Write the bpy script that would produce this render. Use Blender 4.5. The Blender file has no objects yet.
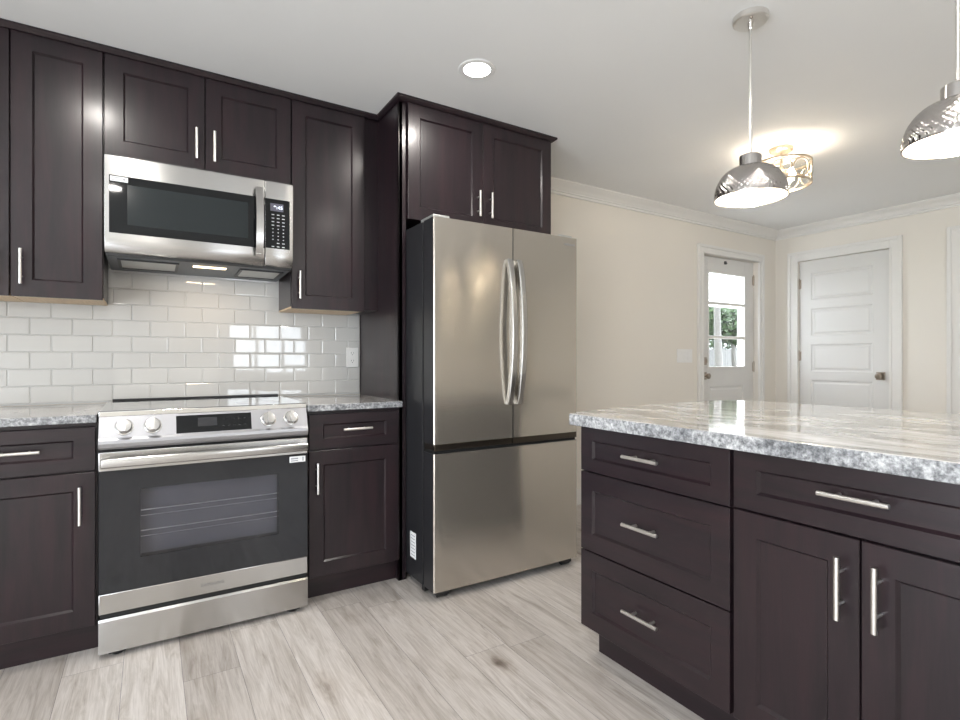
import bpy, bmesh, math, random
from mathutils import Vector, Matrix
random.seed(7)
SC = bpy.context.scene
COL = SC.collection
PI = math.pi
H = 2.455            # ceiling height
YW = 3.095          # kitchen wall
XE = 5.569          # end wall with the panelled door
YB = -2.9           # wall behind the camera
XL = -2.4           # wall far left

# ------------------------------------------------------------------ camera, world, exposure
cam = bpy.data.objects.new('camera', bpy.data.cameras.new('camera'))
COL.objects.link(cam)
cam.location = (0, 0, 1.12)
cam.rotation_euler = (math.radians(90), 0, math.radians(-31.84))
cam.data.sensor_fit = 'HORIZONTAL'
cam.data.angle = 2 * math.atan(480 / 531)
cam.data.clip_start = 0.02
SC.camera = cam
W = bpy.data.worlds.new('world')
SC.world = W
W.use_nodes = True
W.node_tree.nodes['Background'].inputs[0].default_value = (0.86, 0.93, 1.0, 1)
W.node_tree.nodes['Background'].inputs[1].default_value = 6.8
SC.view_settings.view_transform = 'Standard'
SC.view_settings.look = 'None'
SC.view_settings.gamma = 1
SC.view_settings.use_curve_mapping = False
SC.view_settings.exposure = 0.62
CAN_POWER = 6.0
PENDANT_POWER = 95.0
DRUM_POWER = 105.0


def portal(name, loc, rot, sx, sy):
    d = bpy.data.lights.new(name, 'AREA')
    d.shape = 'RECTANGLE'; d.size = sx; d.size_y = sy
    d.cycles.is_portal = True
    o = bpy.data.objects.new(name, d); COL.objects.link(o)
    o.location = loc; o.rotation_euler = rot


# windows behind the camera: over the sink, and a wide unseen one added for fill light
SINK = (1.05, 2.25, .95, 1.70)
FILL_WINDOW = (-2.6, 1.2, 0.0, 2.15)          # along Y on the left wall, added only to brighten the room
portal('sink_window_portal', ((SINK[0]+SINK[1])/2, YB-.1, (SINK[2]+SINK[3])/2), (PI/2, 0, 0), SINK[1]-SINK[0], SINK[3]-SINK[2])
portal('fill_window_portal', (XL-.1, (FILL_WINDOW[0]+FILL_WINDOW[1])/2, 1.075), (PI/2, 0, -PI/2), FILL_WINDOW[1]-FILL_WINDOW[0], 2.15)

# ------------------------------------------------------------------ materials
def nodes(name):
    m = bpy.data.materials.new(name); m.use_nodes = True
    nt = m.node_tree
    return m, nt, nt.nodes['Principled BSDF'], nt.nodes.new, nt.links.new


def plain(name, col, rough=.5, metal=0., spec=.5, coat=0., emit=None, es=0., aniso=0.):
    m, nt, b, N, L = nodes(name)
    b.inputs['Base Color'].default_value = (*col, 1)
    b.inputs['Roughness'].default_value = rough
    b.inputs['Metallic'].default_value = metal
    b.inputs['Specular IOR Level'].default_value = spec
    b.inputs['Coat Weight'].default_value = coat
    if emit:
        b.inputs['Emission Color'].default_value = (*emit, 1)
        b.inputs['Emission Strength'].default_value = es
    return m


def mapped(N, L, src, scale, rot=(0, 0, 0)):
    tc = N('ShaderNodeTexCoord'); mp = N('ShaderNodeMapping')
    mp.inputs['Scale'].default_value = scale
    mp.inputs['Rotation'].default_value = rot
    L(tc.outputs[src], mp.inputs['Vector'])
    return mp.outputs['Vector']


def noise(N, L, vec, scale, detail=4, rough=.55, dist=0.):
    n = N('ShaderNodeTexNoise')
    n.inputs['Scale'].default_value = scale; n.inputs['Detail'].default_value = detail
    n.inputs['Roughness'].default_value = rough; n.inputs['Distortion'].default_value = dist
    L(vec, n.inputs['Vector'])
    return n.outputs['Fac']


def ramp(N, L, fac, stops):
    r = N('ShaderNodeValToRGB')
    e = r.color_ramp.elements
    while len(e) < len(stops): e.new(.5)
    for k, (p, c) in zip(e, stops):
        k.position = p; k.color = (*c, 1)
    L(fac, r.inputs['Fac'])
    return r.outputs['Color']


def bump(N, L, b, h, strength, dist=.002):
    bp = N('ShaderNodeBump'); bp.inputs['Strength'].default_value = strength
    bp.inputs['Distance'].default_value = dist
    L(h, bp.inputs['Height']); L(bp.outputs['Normal'], b.inputs['Normal'])


def mk_espresso(name='espresso_wood', vert=True):
    m, nt, b, N, L = nodes(name)
    v = mapped(N, L, 'Object', (6, 6, .7) if vert else (.7, .7, 8))
    f = noise(N, L, v, 3, 6, .6, .6)
    v2 = mapped(N, L, 'Object', (60, 60, 3) if vert else (3, 3, 60))
    f2 = noise(N, L, v2, 4, 3)
    mx = N('ShaderNodeMath'); mx.operation = 'MULTIPLY_ADD'; mx.inputs[1].default_value = .25
    L(f2, mx.inputs[0]); L(f, mx.inputs[2])
    c = ramp(N, L, mx.outputs[0], [(.40, (.0080, .0050, .0068)), (.60, (.0140, .0078, .0102)), (.85, (.023, .0108, .0135))])
    L(c, b.inputs['Base Color'])
    b.inputs['Roughness'].default_value = .36
    b.inputs['Specular IOR Level'].default_value = .30
    b.inputs['Coat Weight'].default_value = .38
    b.inputs['Coat Roughness'].default_value = .20
    bump(N, L, b, f2, .12, .001)
    return m


def mk_steel(name, col=(.60, .58, .55), rough=.30, aniso=.75, axis='Z', rot=.25, streak=(.6, .6, 500), wavy=False):
    m, nt, b, N, L = nodes(name)
    b.inputs['Metallic'].default_value = .84 if wavy else 1
    b.inputs['Anisotropic'].default_value = aniso
    b.inputs['Anisotropic Rotation'].default_value = rot
    t = N('ShaderNodeTangent'); t.direction_type = 'RADIAL'; t.axis = axis
    L(t.outputs[0], b.inputs['Tangent'])
    v = mapped(N, L, 'Object', streak)
    f = noise(N, L, v, 3, 3)
    c = ramp(N, L, f, [(.3, tuple(x*.985 for x in col)), (.7, tuple(min(1, x*1.015) for x in col))])
    L(c, b.inputs['Base Color'])
    mr = N('ShaderNodeMapRange')
    mr.inputs[3].default_value = rough*.96; mr.inputs[4].default_value = rough*1.04
    L(f, mr.inputs[0]); L(mr.outputs[0], b.inputs['Roughness'])
    if wavy:      # sheet metal is never perfectly flat
        w = noise(N, L, mapped(N, L, 'Object', (2.6, 2.6, 1.1)), 1.0, 1)
        bump(N, L, b, w, .35, .03)
    return m


def mk_marble():
    m, nt, b, N, L = nodes('streaked_granite')
    tc = N('ShaderNodeTexCoord')
    # large warping, then long streaks along the island
    v = mapped(N, L, 'Object', (1, .28, 1), (0, 0, .06))
    w = N('ShaderNodeTexNoise'); w.inputs['Scale'].default_value = 2.2; w.inputs['Detail'].default_value = 3
    L(v, w.inputs['Vector'])
    ad = N('ShaderNodeMixRGB'); ad.blend_type = 'ADD'; ad.inputs[0].default_value = .16
    L(v, ad.inputs[1]); L(w.outputs['Color'], ad.inputs[2])
    s1 = noise(N, L, ad.outputs[0], 13, 7, .62, .35)
    c1 = ramp(N, L, s1, [(.30, (.17, .16, .152)), (.42, (.33, .315, .30)), (.51, (.52, .505, .49)), (.64, (.68, .67, .66))])
    mp2 = N('ShaderNodeMapping'); mp2.inputs['Scale'].default_value = (1, 1, 1)
    L(tc.outputs['Object'], mp2.inputs['Vector'])
    s2 = noise(N, L, mp2.outputs[0], 85, 5, .7)
    c2 = ramp(N, L, s2, [(.34, (.14, .142, .147)), (.50, (.36, .362, .368)), (.66, (.66, .66, .66))])
    # cut edges (normal not up) show the mottled grey body of the stone
    g = N('ShaderNodeNewGeometry'); sx = N('ShaderNodeSeparateXYZ')
    L(g.outputs['Normal'], sx.inputs[0])
    s3 = noise(N, L, mp2.outputs[0], 14, 3, .6)
    c3 = ramp(N, L, s3, [(.35, (.45, .46, .48)), (.65, (1, 1, 1))])
    mu = N('ShaderNodeMixRGB'); mu.blend_type = 'MULTIPLY'; mu.inputs[0].default_value = .9
    L(c2, mu.inputs[1]); L(c3, mu.inputs[2])
    mt = N('ShaderNodeMixRGB'); mt.blend_type = 'MULTIPLY'; mt.inputs[0].default_value = .10
    L(c1, mt.inputs[1]); L(c2, mt.inputs[2])
    th = N('ShaderNodeMath'); th.operation = 'GREATER_THAN'; th.inputs[1].default_value = .7
    L(sx.outputs['Z'], th.inputs[0])
    mx = N('ShaderNodeMixRGB'); L(th.outputs[0], mx.inputs[0]); L(mu.outputs[0], mx.inputs[1]); L(mt.outputs[0], mx.inputs[2])
    L(mx.outputs[0], b.inputs['Base Color'])
    b.inputs['Roughness'].default_value = .07
    return m


def mk_floor():
    m, nt, b, N, L = nodes('oak_vinyl_plank')
    uv = N('ShaderNodeUVMap'); uv.uv_map = 'plank'
    at = N('ShaderNodeAttribute'); at.attribute_name = 'tone'
    sep = N('ShaderNodeSeparateXYZ'); L(uv.outputs[0], sep.inputs[0])
    cb = N('ShaderNodeCombineXYZ'); L(sep.outputs['X'], cb.inputs['X']); L(sep.outputs['Y'], cb.inputs['Y'])
    k = N('ShaderNodeMath'); k.operation = 'MULTIPLY'; k.inputs[1].default_value = 37.
    L(at.outputs['Fac'], k.inputs[0]); L(k.outputs[0], cb.inputs['Z'])

    def m2(s):
        mp = N('ShaderNodeMapping'); mp.inputs['Scale'].default_value = s
        L(cb.outputs[0], mp.inputs['Vector']); return mp.outputs[0]
    g1 = noise(N, L, m2((1.5, 15, 1)), 2.2, 7, .66, 1.0)
    c = ramp(N, L, g1, [(.24, (.30, .26, .23)), (.38, (.45, .41, .375)), (.54, (.57, .53, .50)), (.8, (.68, .645, .615))])
    g2 = noise(N, L, m2((4, 130, 1)), 2, 3, .6)
    c2 = ramp(N, L, g2, [(.3, (.80, .79, .78)), (.6, (1, 1, 1))])
    mu = N('ShaderNodeMixRGB'); mu.blend_type = 'MULTIPLY'; mu.inputs[0].default_value = .8
    L(c, mu.inputs[1]); L(c2, mu.inputs[2])
    ct = ramp(N, L, at.outputs['Fac'], [(0, (.78, .765, .75)), (.5, (.95, .945, .94)), (1, (1.10, 1.10, 1.10))])
    mt = N('ShaderNodeMixRGB'); mt.blend_type = 'MULTIPLY'; mt.inputs[0].default_value = 1
    L(mu.outputs[0], mt.inputs[1]); L(ct, mt.inputs[2])
    # sparse knots
    vo = N('ShaderNodeTexVoronoi'); vo.inputs['Scale'].default_value = 1.0
    nz = N('ShaderNodeTexNoise'); nz.inputs['Scale'].default_value = 22
    L(cb.outputs[0], nz.inputs['Vector'])
    mpk = N('ShaderNodeMapping'); mpk.inputs['Scale'].default_value = (2.2, 5.5, 1)
    ad = N('ShaderNodeMixRGB'); ad.blend_type = 'ADD'; ad.inputs[0].default_value = .035
    L(cb.outputs[0], ad.inputs[1]); L(nz.outputs['Color'], ad.inputs[2]); L(ad.outputs[0], mpk.inputs['Vector'])
    L(mpk.outputs[0], vo.inputs['Vector'])
    kr = ramp(N, L, vo.outputs['Distance'], [(.02, (.22, .19, .17)), (.07, (.50, .46, .43)), (.13, (.84, .82, .80)), (.28, (1, 1, 1))])
    sc = N('ShaderNodeSeparateXYZ'); L(vo.outputs['Color'], sc.inputs[0])
    gt = N('ShaderNodeMath'); gt.operation = 'GREATER_THAN'; gt.inputs[1].default_value = .5
    L(sc.outputs[0], gt.inputs[0])
    mk = N('ShaderNodeMixRGB'); mk.blend_type = 'MULTIPLY'
    L(gt.outputs[0], mk.inputs[0]); L(mt.outputs[0], mk.inputs[1]); L(kr, mk.inputs[2])
    L(mk.outputs[0], b.inputs['Base Color'])
    b.inputs['Roughness'].default_value = .42
    bump(N, L, b, g2, .15, .001)
    return m


def mk_paint(name, col, rough=.6, bs=.05):
    m, nt, b, N, L = nodes(name)
    v = mapped(N, L, 'Object', (1, 1, 1))
    f = noise(N, L, v, 1.2, 3)
    c = ramp(N, L, f, [(.3, tuple(x*.975 for x in col)), (.7, col)])
    L(c, b.inputs['Base Color'])
    b.inputs['Roughness'].default_value = rough
    f2 = noise(N, L, v, 180, 2)
    bump(N, L, b, f2, bs, .001)
    return m


def mk_glass(name, tint=(1, 1, 1), refl=1.0):
    m = bpy.data.materials.new(name); m.use_nodes = True
    nt = m.node_tree; nt.nodes.clear(); N = nt.nodes.new; L = nt.links.new
    out = N('ShaderNodeOutputMaterial'); mix = N('ShaderNodeMixShader')
    t = N('ShaderNodeBsdfTransparent'); t.inputs[0].default_value = (*tint, 1)
    g = N('ShaderNodeBsdfGlossy'); g.inputs['Roughness'].default_value = .02
    fr = N('ShaderNodeFresnel')
    gm = N('ShaderNodeNewGeometry'); mr = N('ShaderNodeMapRange')      # same Fresnel from both sides of the sheet
    mr.inputs[3].default_value = 1.5; mr.inputs[4].default_value = 1/1.5
    L(gm.outputs['Backfacing'], mr.inputs[0]); L(mr.outputs[0], fr.inputs[0])
    L(fr.outputs[0], mix.inputs[0]); L(t.outputs[0], mix.inputs[1]); L(g.outputs[0], mix.inputs[2])
    L(mix.outputs[0], out.inputs[0])
    return m


def mk_wood(name, a, b_, scale=(3, 3, 30)):
    m, nt, b, N, L = nodes(name)
    f = noise(N, L, mapped(N, L, 'Object', scale), 4, 4)
    L(ramp(N, L, f, [(.3, a), (.7, b_)]), b.inputs['Base Color'])
    b.inputs['Roughness'].default_value = .5
    return m


def mk_leaf(name, a, b_):
    m, nt, b, N, L = nodes(name)
    f = noise(N, L, mapped(N, L, 'Object', (1, 1, 1)), 3.5, 4)
    L(ramp(N, L, f, [(.35, a), (.65, b_)]), b.inputs['Base Color'])
    b.inputs['Roughness'].default_value = .6
    return m


M = {}
M['esp'] = mk_espresso()
M['esp_h'] = mk_espresso('espresso_wood_horizontal', False)
M['ply'] = mk_wood('maple_plywood', (.52, .38, .23), (.66, .51, .34), (30, 2, 2))
M['nickel'] = plain('satin_nickel', (.74, .72, .69), .28, 1)
M['nickel_dk'] = plain('aged_nickel', (.36, .31, .26), .30, 1)
M['steel'] = mk_steel('brushed_steel', (.49, .482, .47), .26, .75)
M['fridge_steel'] = mk_steel('refrigerator_brushed_steel', (.50, .46, .405), .17, .9, wavy=True)
M['steel_bar'] = plain('polished_steel', (.72, .71, .69), .18, 1)
M['handle_steel'] = plain('satin_handle_steel', (.50, .49, .475), .24, 1)
M['steel_panel'] = plain('pale_steel_panel', (.43, .43, .45), .38, 1)
M['grip'] = plain('dark_bronze_trim', (.10, .085, .07), .35, 1)
M['cooktop'] = plain('ceramic_cooktop_glass', (.03, .03, .032), .03, 0, 1.0, 1.0)
M['dark_side'] = plain('charcoal_enamel', (.017, .017, .019), .36)
M['black_plastic'] = plain('black_plastic', (.010, .010, .011), .35)
M['black_gap'] = plain('black_rubber', (.006, .006, .006), .7)
M['black_glass'] = plain('black_glass', (.006, .0065, .007), .04, 0, .30)
M['oven_glass'] = plain('oven_door_glass', (.012, .013, .016), .05, 0, .55)
M['mw_screen'] = plain('microwave_window_mesh', (.016, .020, .021), .12, 0, .3)
M['cavity'] = plain('oven_enamel', (.13, .13, .142), .5)
M['screen_dark'] = plain('dark_screen', (.022, .022, .024), .2)
M['window_tint'] = mk_glass('tinted_oven_window', (.80, .80, .83))
M['rack'] = plain('rack_chrome', (.7, .7, .7), .3, 1)
M['granite'] = mk_marble()
M['floor'] = mk_floor()
M['wall'] = mk_paint('beige_wall_paint', (.75, .705, .635), .62)
M['ceil'] = mk_paint('ceiling_paint', (.80, .795, .78), .8, .08)
M['trim'] = plain('white_trim_paint', (.74, .72, .685), .35)
M['door'] = plain('white_door_paint', (.67, .655, .63), .35)
M['tile'] = plain('glazed_subway_tile', (.545, .537, .518), .03, 0, .7)
M['grout'] = plain('grout', (.56, .555, .54), .8)
M['white_pl'] = plain('white_plastic', (.78, .77, .75), .35)
M['grey_slot'] = plain('slot_grey', (.10, .10, .10), .6)
M['label'] = plain('white_sticker', (.82, .82, .82), .5)
M['label_grey'] = plain('sticker_grey_print', (.30, .30, .32), .5)
M['filter'] = plain('aluminium_mesh', (.55, .55, .53), .45, .7)
M['hood_grey'] = plain('hood_underside_grey', (.13, .14, .15), .45)
M['hood_lens'] = plain('hood_lamp_lens', (.9, .8, .65), .4, emit=(1, .78, .5), es=2.5)
M['display'] = plain('display_glow', (.05, .05, .06), .3, emit=(.80, .88, 1.0), es=1.3)
M['display_bg'] = plain('display_panel', (.10, .10, .13), .25)
M['key_print'] = plain('key_print', (.42, .43, .44), .5)
M['can_lens'] = plain('downlight_lens', (.9, .9, .9), .5, emit=(1, .97, .92), es=14)
M['bulb'] = plain('lamp_bulb', (1, .95, .85), .5, emit=(1, .88, .70), es=PENDANT_POWER)
M['drum_bulb'] = plain('drum_lamp_bulb', (1, .95, .85), .5, emit=(1, .87, .70), es=DRUM_POWER)
M['lamp_inner'] = plain('white_enamel_lining', (.86, .84, .80), .4)
M['champagne'] = plain('champagne_metal', (.62, .52, .40), .35, 1)
M['crystal'] = mk_glass('clear_crystal', (.97, .97, .95))
M['pane'] = mk_glass('window_pane')
M['frost'] = plain('frosted_diffuser', (.88, .86, .82), .5, emit=(1, .9, .75), es=1.0)
M['hammered'] = plain('hammered_nickel', (.50, .48, .46), .13, 1)
M['grass'] = mk_leaf('lawn', (.03, .07, .015), (.06, .11, .03))
M['leaf'] = mk_leaf('tree_leaves', (.012, .034, .008), (.040, .080, .020))
M['bark'] = mk_wood('bark', (.055, .05, .044), (.095, .088, .078), (14, 14, 2))
M['fence'] = mk_wood('weathered_fence', (.075, .073, .070), (.105, .103, .098), (12, 12, 1))
M['porch'] = plain('porch_white', (.72, .72, .70), .5)
M['concrete'] = plain('porch_concrete', (.45, .44, .42), .8)

# ------------------------------------------------------------------ mesh helpers
ROOT = {}


class MB:
    def __init__(s):
        s.bm = bmesh.new(); s.mi = 0

    def _mark(s, faces):
        for f in faces: f.material_index = s.mi

    def box(s, x0, x1, y0, y1, z0, z1, bev=0., seg=2):
        x0, x1 = sorted((x0, x1)); y0, y1 = sorted((y0, y1)); z0, z1 = sorted((z0, z1))
        mt = Matrix.Translation(((x0+x1)/2, (y0+y1)/2, (z0+z1)/2)) @ Matrix.Diagonal((x1-x0, y1-y0, z1-z0, 1))
        r = bmesh.ops.create_cube(s.bm, size=1, matrix=mt)
        vs = r['verts']
        fs = list({f for v in vs for f in v.link_faces})
        s._mark(fs)
        if bev > 0:
            bev = min(bev, .45*min(x1-x0, y1-y0, z1-z0))
            es = list({e for v in vs for e in v.link_edges})
            rr = bmesh.ops.bevel(s.bm, geom=vs+es+fs, offset=bev, segments=seg, affect='EDGES', profile=.5)
            s._mark(rr['faces'])
        return s

    def tube(s, pts, r, n=14, caps=True, r2=None):
        n = max(n, 20); pts = [Vector(p) for p in pts]
        rings = []
        up = None
        for i, p in enumerate(pts):
            d = (pts[min(i+1, len(pts)-1)] - pts[max(i-1, 0)]).normalized()
            if up is None:
                up = Vector((0, 0, 1)) if abs(d.z) < .9 else Vector((1, 0, 0))
            a = d.cross(up).normalized(); b = a.cross(d).normalized(); up = b
            rad = r if r2 is None else r + (r2-r)*i/(len(pts)-1)
            rings.append([s.bm.verts.new(p + a*rad*math.cos(2*PI*k/n) + b*rad*math.sin(2*PI*k/n)) for k in range(n)])
        s._skin(rings, caps)
        return s

    def _skin(s, rings, caps=True, closed=False):
        fs = []
        m = len(rings)
        for i in range(m if closed else m-1):
            A, B = rings[i], rings[(i+1) % m]
            n = len(A)
            for k in range(n):
                fs.append(s.bm.faces.new((A[k], A[(k+1) % n], B[(k+1) % n], B[k])))
        if caps and not closed:
            fs.append(s.bm.faces.new(rings[0])); fs.append(s.bm.faces.new(rings[-1]))
        s._mark(fs)

    def sweep(s, pts, prof, side, caps=True):
        """prof: (a,b) list; a along `side`, b along side x direction"""
        pts = [Vector(p) for p in pts]; side = Vector(side).normalized()
        rings = []
        for i, p in enumerate(pts):
            d = (pts[min(i+1, len(pts)-1)] - pts[max(i-1, 0)]).normalized()
            b = side.cross(d).normalized()
            rings.append([s.bm.verts.new(p + side*u + b*v) for u, v in prof])
        s._skin(rings, caps)
        return s

    def lathe(s, prof, cx, cy, n=48, close=False):
        n = max(n, 20)
        rings = [[s.bm.verts.new((cx + r*math.cos(2*PI*k/n), cy + r*math.sin(2*PI*k/n), z)) for k in range(n)] for r, z in prof]
        if close: s._skin(rings, False, True)
        else: s._skin(rings, True)
        return s

    def prism(s, poly, axis, a, b, bev=0.):
        """poly in the two other axes, extruded along `axis` from a to b"""
        def P(u, v, w):
            return {'X': (w, u, v), 'Y': (u, w, v), 'Z': (u, v, w)}[axis]
        A = [s.bm.verts.new(P(u, v, a)) for u, v in poly]
        B = [s.bm.verts.new(P(u, v, b)) for u, v in poly]
        n = len(poly); fs = []
        for k in range(n):
            fs.append(s.bm.faces.new((A[k], A[(k+1) % n], B[(k+1) % n], B[k])))
        c0 = s.bm.faces.new(A); c1 = s.bm.faces.new(B)
        s._mark(fs+[c0, c1])
        if bev > 0:
            es = list(set(c0.edges) | set(c1.edges))
            rr = bmesh.ops.bevel(s.bm, geom=es, offset=bev, segments=2, affect='EDGES', profile=.5)
            s._mark(rr['faces'])
        return s

    def sphere(s, c, r, sc=(1, 1, 1), u=20, v=12):
        mt = Matrix.Translation(c) @ Matrix.Diagonal((r*sc[0], r*sc[1], r*sc[2], 1))
        q = bmesh.ops.create_uvsphere(s.bm, u_segments=u, v_segments=v, radius=1, matrix=mt)
        s._mark({f for x in q['verts'] for f in x.link_faces})
        return s

    def quad(s, pts):
        f = s.bm.faces.new([s.bm.verts.new(p) for p in pts]); s._mark([f]); return s


def link(name, mb, mats, parent=None, smooth=True, angle=20):
    bm = mb.bm
    bmesh.ops.recalc_face_normals(bm, faces=bm.faces[:])
    org = Vector(ROOT.get(parent.name, (0, 0, 0))) if parent else None
    if parent is None:
        xs = [v.co for v in bm.verts]
        lo = Vector((min(c.x for c in xs), min(c.y for c in xs), min(c.z for c in xs)))
        hi = Vector((max(c.x for c in xs), max(c.y for c in xs), max(c.z for c in xs)))
        org = Vector(((lo.x+hi.x)/2, (lo.y+hi.y)/2, lo.z))
    bmesh.ops.translate(bm, vec=-org, verts=bm.verts[:])
    me = bpy.data.meshes.new(name)
    for f in bm.faces: f.smooth = smooth
    if smooth:
        for e in bm.edges:
            e.smooth = len(e.link_faces) == 2 and e.calc_face_angle(0) < math.radians(angle)
    bm.to_mesh(me); bm.free()
    for m in (mats if isinstance(mats, (list, tuple)) else [mats]): me.materials.append(m)
    o = bpy.data.objects.new(name, me); COL.objects.link(o)
    if parent:
        o.parent = parent
    else:
        o.location = org
    ROOT[o.name] = tuple(org)
    return o


def tag(o, label, cat, group=None):
    o['label'] = label; o['category'] = cat
    if group: o['group'] = group
    return o


def thing(name, loc, label, cat, group=None):
    o = bpy.data.objects.new(name, None); COL.objects.link(o)
    o.location = loc; ROOT[o.name] = tuple(loc)
    o.empty_display_size = .1
    return tag(o, label, cat, group)


def sroot(name, loc):
    o = bpy.data.objects.new(name, None); COL.objects.link(o)
    o.location = loc; ROOT[o.name] = tuple(loc); o['kind'] = 'structure'
    return o


def struct(name, mb, mat, **k):
    o = link(name, mb, mat, **k); o['kind'] = 'structure'; return o


# ------------------------------------------------------------------ room shell
def wall_with_holes(mb, axis, w0, w1, a0, a1, z0, z1, holes):
    """wall slab; axis 'Y' = wall thickness along Y spanning X a0..a1"""
    def B(p, q, r, t):
        if q-p < 1e-4 or t-r < 1e-4: return
        if axis == 'Y': mb.box(p, q, w0, w1, r, t)
        else: mb.box(w0, w1, p, q, r, t)
    x = a0
    for h0, h1, hz0, hz1 in sorted(holes):
        B(x, h0, z0, z1); B(h0, h1, z0, hz0); B(h0, h1, hz1, z1); x = h1
    B(x, a1, z0, z1)


D1 = (4.351, 5.250, 0.0, 2.112)      # half-glazed door, in the kitchen wall
D2 = (2.082, 2.866, 0.0, 2.112)      # panelled door, along Y in the end wall
D3 = (0.755, 1.585, 0.0, 2.112)       # next door on the end wall

# floor of planks
mb = MB(); bm = mb.bm
uvl = bm.loops.layers.uv.new('plank'); tl = bm.faces.layers.float.new('tone')
pw = .182
x = XL - .05; k = 0
while x < XE + .1:
    y = YB - 1.3 + random.random()*1.2
    while y < YW + .1:
        y2 = min(y + 1.22, YW + .12); y1 = max(y, YB - .12)
        xr = min(x+pw, XE+.12)
        if y2 - y1 > .01 and xr - x > .01:
            t = random.random()
            g = .0006
            for (a0, a1, b0, b1) in [(x+g, xr-g, y1+g, y2-g)]:
                vs = [bm.verts.new(p) for p in ((a0, b0, 0), (a1, b0, 0), (a1, b1, 0), (a0, b1, 0))]
                f = bm.faces.new(vs); f[tl] = t
                ou = t*50
                for l, (u, v) in zip(f.loops, ((b0, a0), (b0, a1), (b1, a1), (b1, a0))):
                    l[uvl].uv = (u + ou, v + ou*.37)
        y += 1.22
    x += pw; k += 1
fl = struct('floor', mb, M['floor'], smooth=False)
mb = MB().box(XL-.12, XE+.12, YB-.12, YW+.12, -.1, -.0012)
o = link('plank_joint', mb, M['cavity'], fl, smooth=False)

struct('ceiling', MB().box(XL-.12, XE+.12, YB-.12, YW+.12, H, H+.1), M['ceil'], smooth=False)
mb = MB(); wall_with_holes(mb, 'Y', YW, YW+.12, XL-.12, XE+.12, 0, H, [D1])
struct('wall_back', mb, M['wall'], smooth=False)
mb = MB(); wall_with_holes(mb, 'X', XE, XE+.12, YB, YW, 0, H, [D2, D3])
struct('wall_right', mb, M['wall'], smooth=False)
mb = MB(); wall_with_holes(mb, 'Y', YB-.12, YB, XL-.12, XE+.12, 0, H, [SINK])
struct('wall_front', mb, M['wall'], smooth=False)
mb = MB(); wall_with_holes(mb, 'X', XL-.12, XL, YB, YW, 0, H, [FILL_WINDOW])
struct('wall_left', mb, M['wall'], smooth=False)


def window_unit(name, axis, w, a0, a1, z0, z1, out, nv, nh):
    fr = MB()
    def B(p, q, r, t, d0, d1, mb=fr):
        if axis == 'Y': mb.box(p, q, w+d0, w+d1, r, t, .003)
        else: mb.box(w+d0, w+d1, p, q, r, t, .003)
    i0, i1 = (-.09, -.03)
    if out > 0: i0, i1 = .03, .09
    B(a0, a0+.05, z0, z1, i0, i1); B(a1-.05, a1, z0, z1, i0, i1)
    B(a0+.05, a1-.05, z1-.05, z1, i0, i1); B(a0+.05, a1-.05, z0, z0+.05, i0, i1)
    for k in range(1, nv):
        c = a0 + (a1-a0)*k/nv; B(c-.022, c+.022, z0+.05, z1-.05, i0, i1)
    for k in range(1, nh):
        c = z0 + (z1-z0)*k/nh; B(a0+.05, a1-.05, c-.02, c+.02, i0+.005, i1-.005)
    # casing on the room side
    c0, c1 = (0, .018) if out < 0 else (-.018, 0)
    B(a0-.09, a0, z0 if z0 == 0 else z0-.09, z1+.09, c0, c1); B(a1, a1+.09, z0 if z0 == 0 else z0-.09, z1+.09, c0, c1)
    B(a0, a1, z1, z1+.09, c0, c1)
    if z0 > 0: B(a0, a1, z0-.09, z0, c0, c1)
    o = struct(name, fr, M['trim'])
    pn = MB(); B(a0+.04, a1-.04, z0+.04, z1-.04, (i0+i1)/2-.002, (i0+i1)/2+.002, pn)
    link('window_pane', pn, M['pane'], o)


window_unit('window_1', 'Y', YB, *SINK, -1, 3, 1)
window_unit('fill_window', 'X', XL, *FILL_WINDOW, -1, 3, 1)  # unseen glazed opening, put in only for the daylight it lets in

# room crown moulding: profile (out from wall, down from ceiling)
CRP = [(0, 0), (.088, 0), (.088, .010), (.080, .014), (.072, .022), (.060, .030), (.046, .036), (.034, .046),
       (.026, .056), (.022, .060), (.022, .066), (.012, .070), (.012, .086), (0, .088)]


def crown_strip(mb, p0, p1, nrm, mitre0=0, mitre1=0, prof=CRP, zt=H):
    p0 = Vector(p0); p1 = Vector(p1); d = (p1-p0).normalized(); n = Vector(nrm)
    A = [mb.bm.verts.new(p0 + n*a + d*a*mitre0 + Vector((0, 0, zt-b))) for a, b in prof]
    B = [mb.bm.verts.new(p1 + n*a - d*a*mitre1 + Vector((0, 0, zt-b))) for a, b in prof]
    mb._skin([A, B])


mb = MB(); crown_strip(mb, (2.07, YW, 0), (XE, YW, 0), (0, -1, 0), 0, 1)
struct('trim_1', mb, M['trim'], angle=20)
mb = MB(); crown_strip(mb, (XE, YW, 0), (XE, YB, 0), (-1, 0, 0), 1, 0)
struct('trim_2', mb, M['trim'], angle=20)
mb = MB(); mb.box(2.07, 4.268, YW-.014, YW, 0, .12, .004); mb.box(5.333, XE-.014, YW-.014, YW, 0, .12, .004)
struct('baseboard_back', mb, M['trim'])
mb = MB()
for a, b in ((2.965, YW), (1.684, 1.984), (YB, .65)): mb.box(XE-.014, XE, a, b, 0, .12, .004)
struct('baseboard_right', mb, M['trim'])


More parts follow.
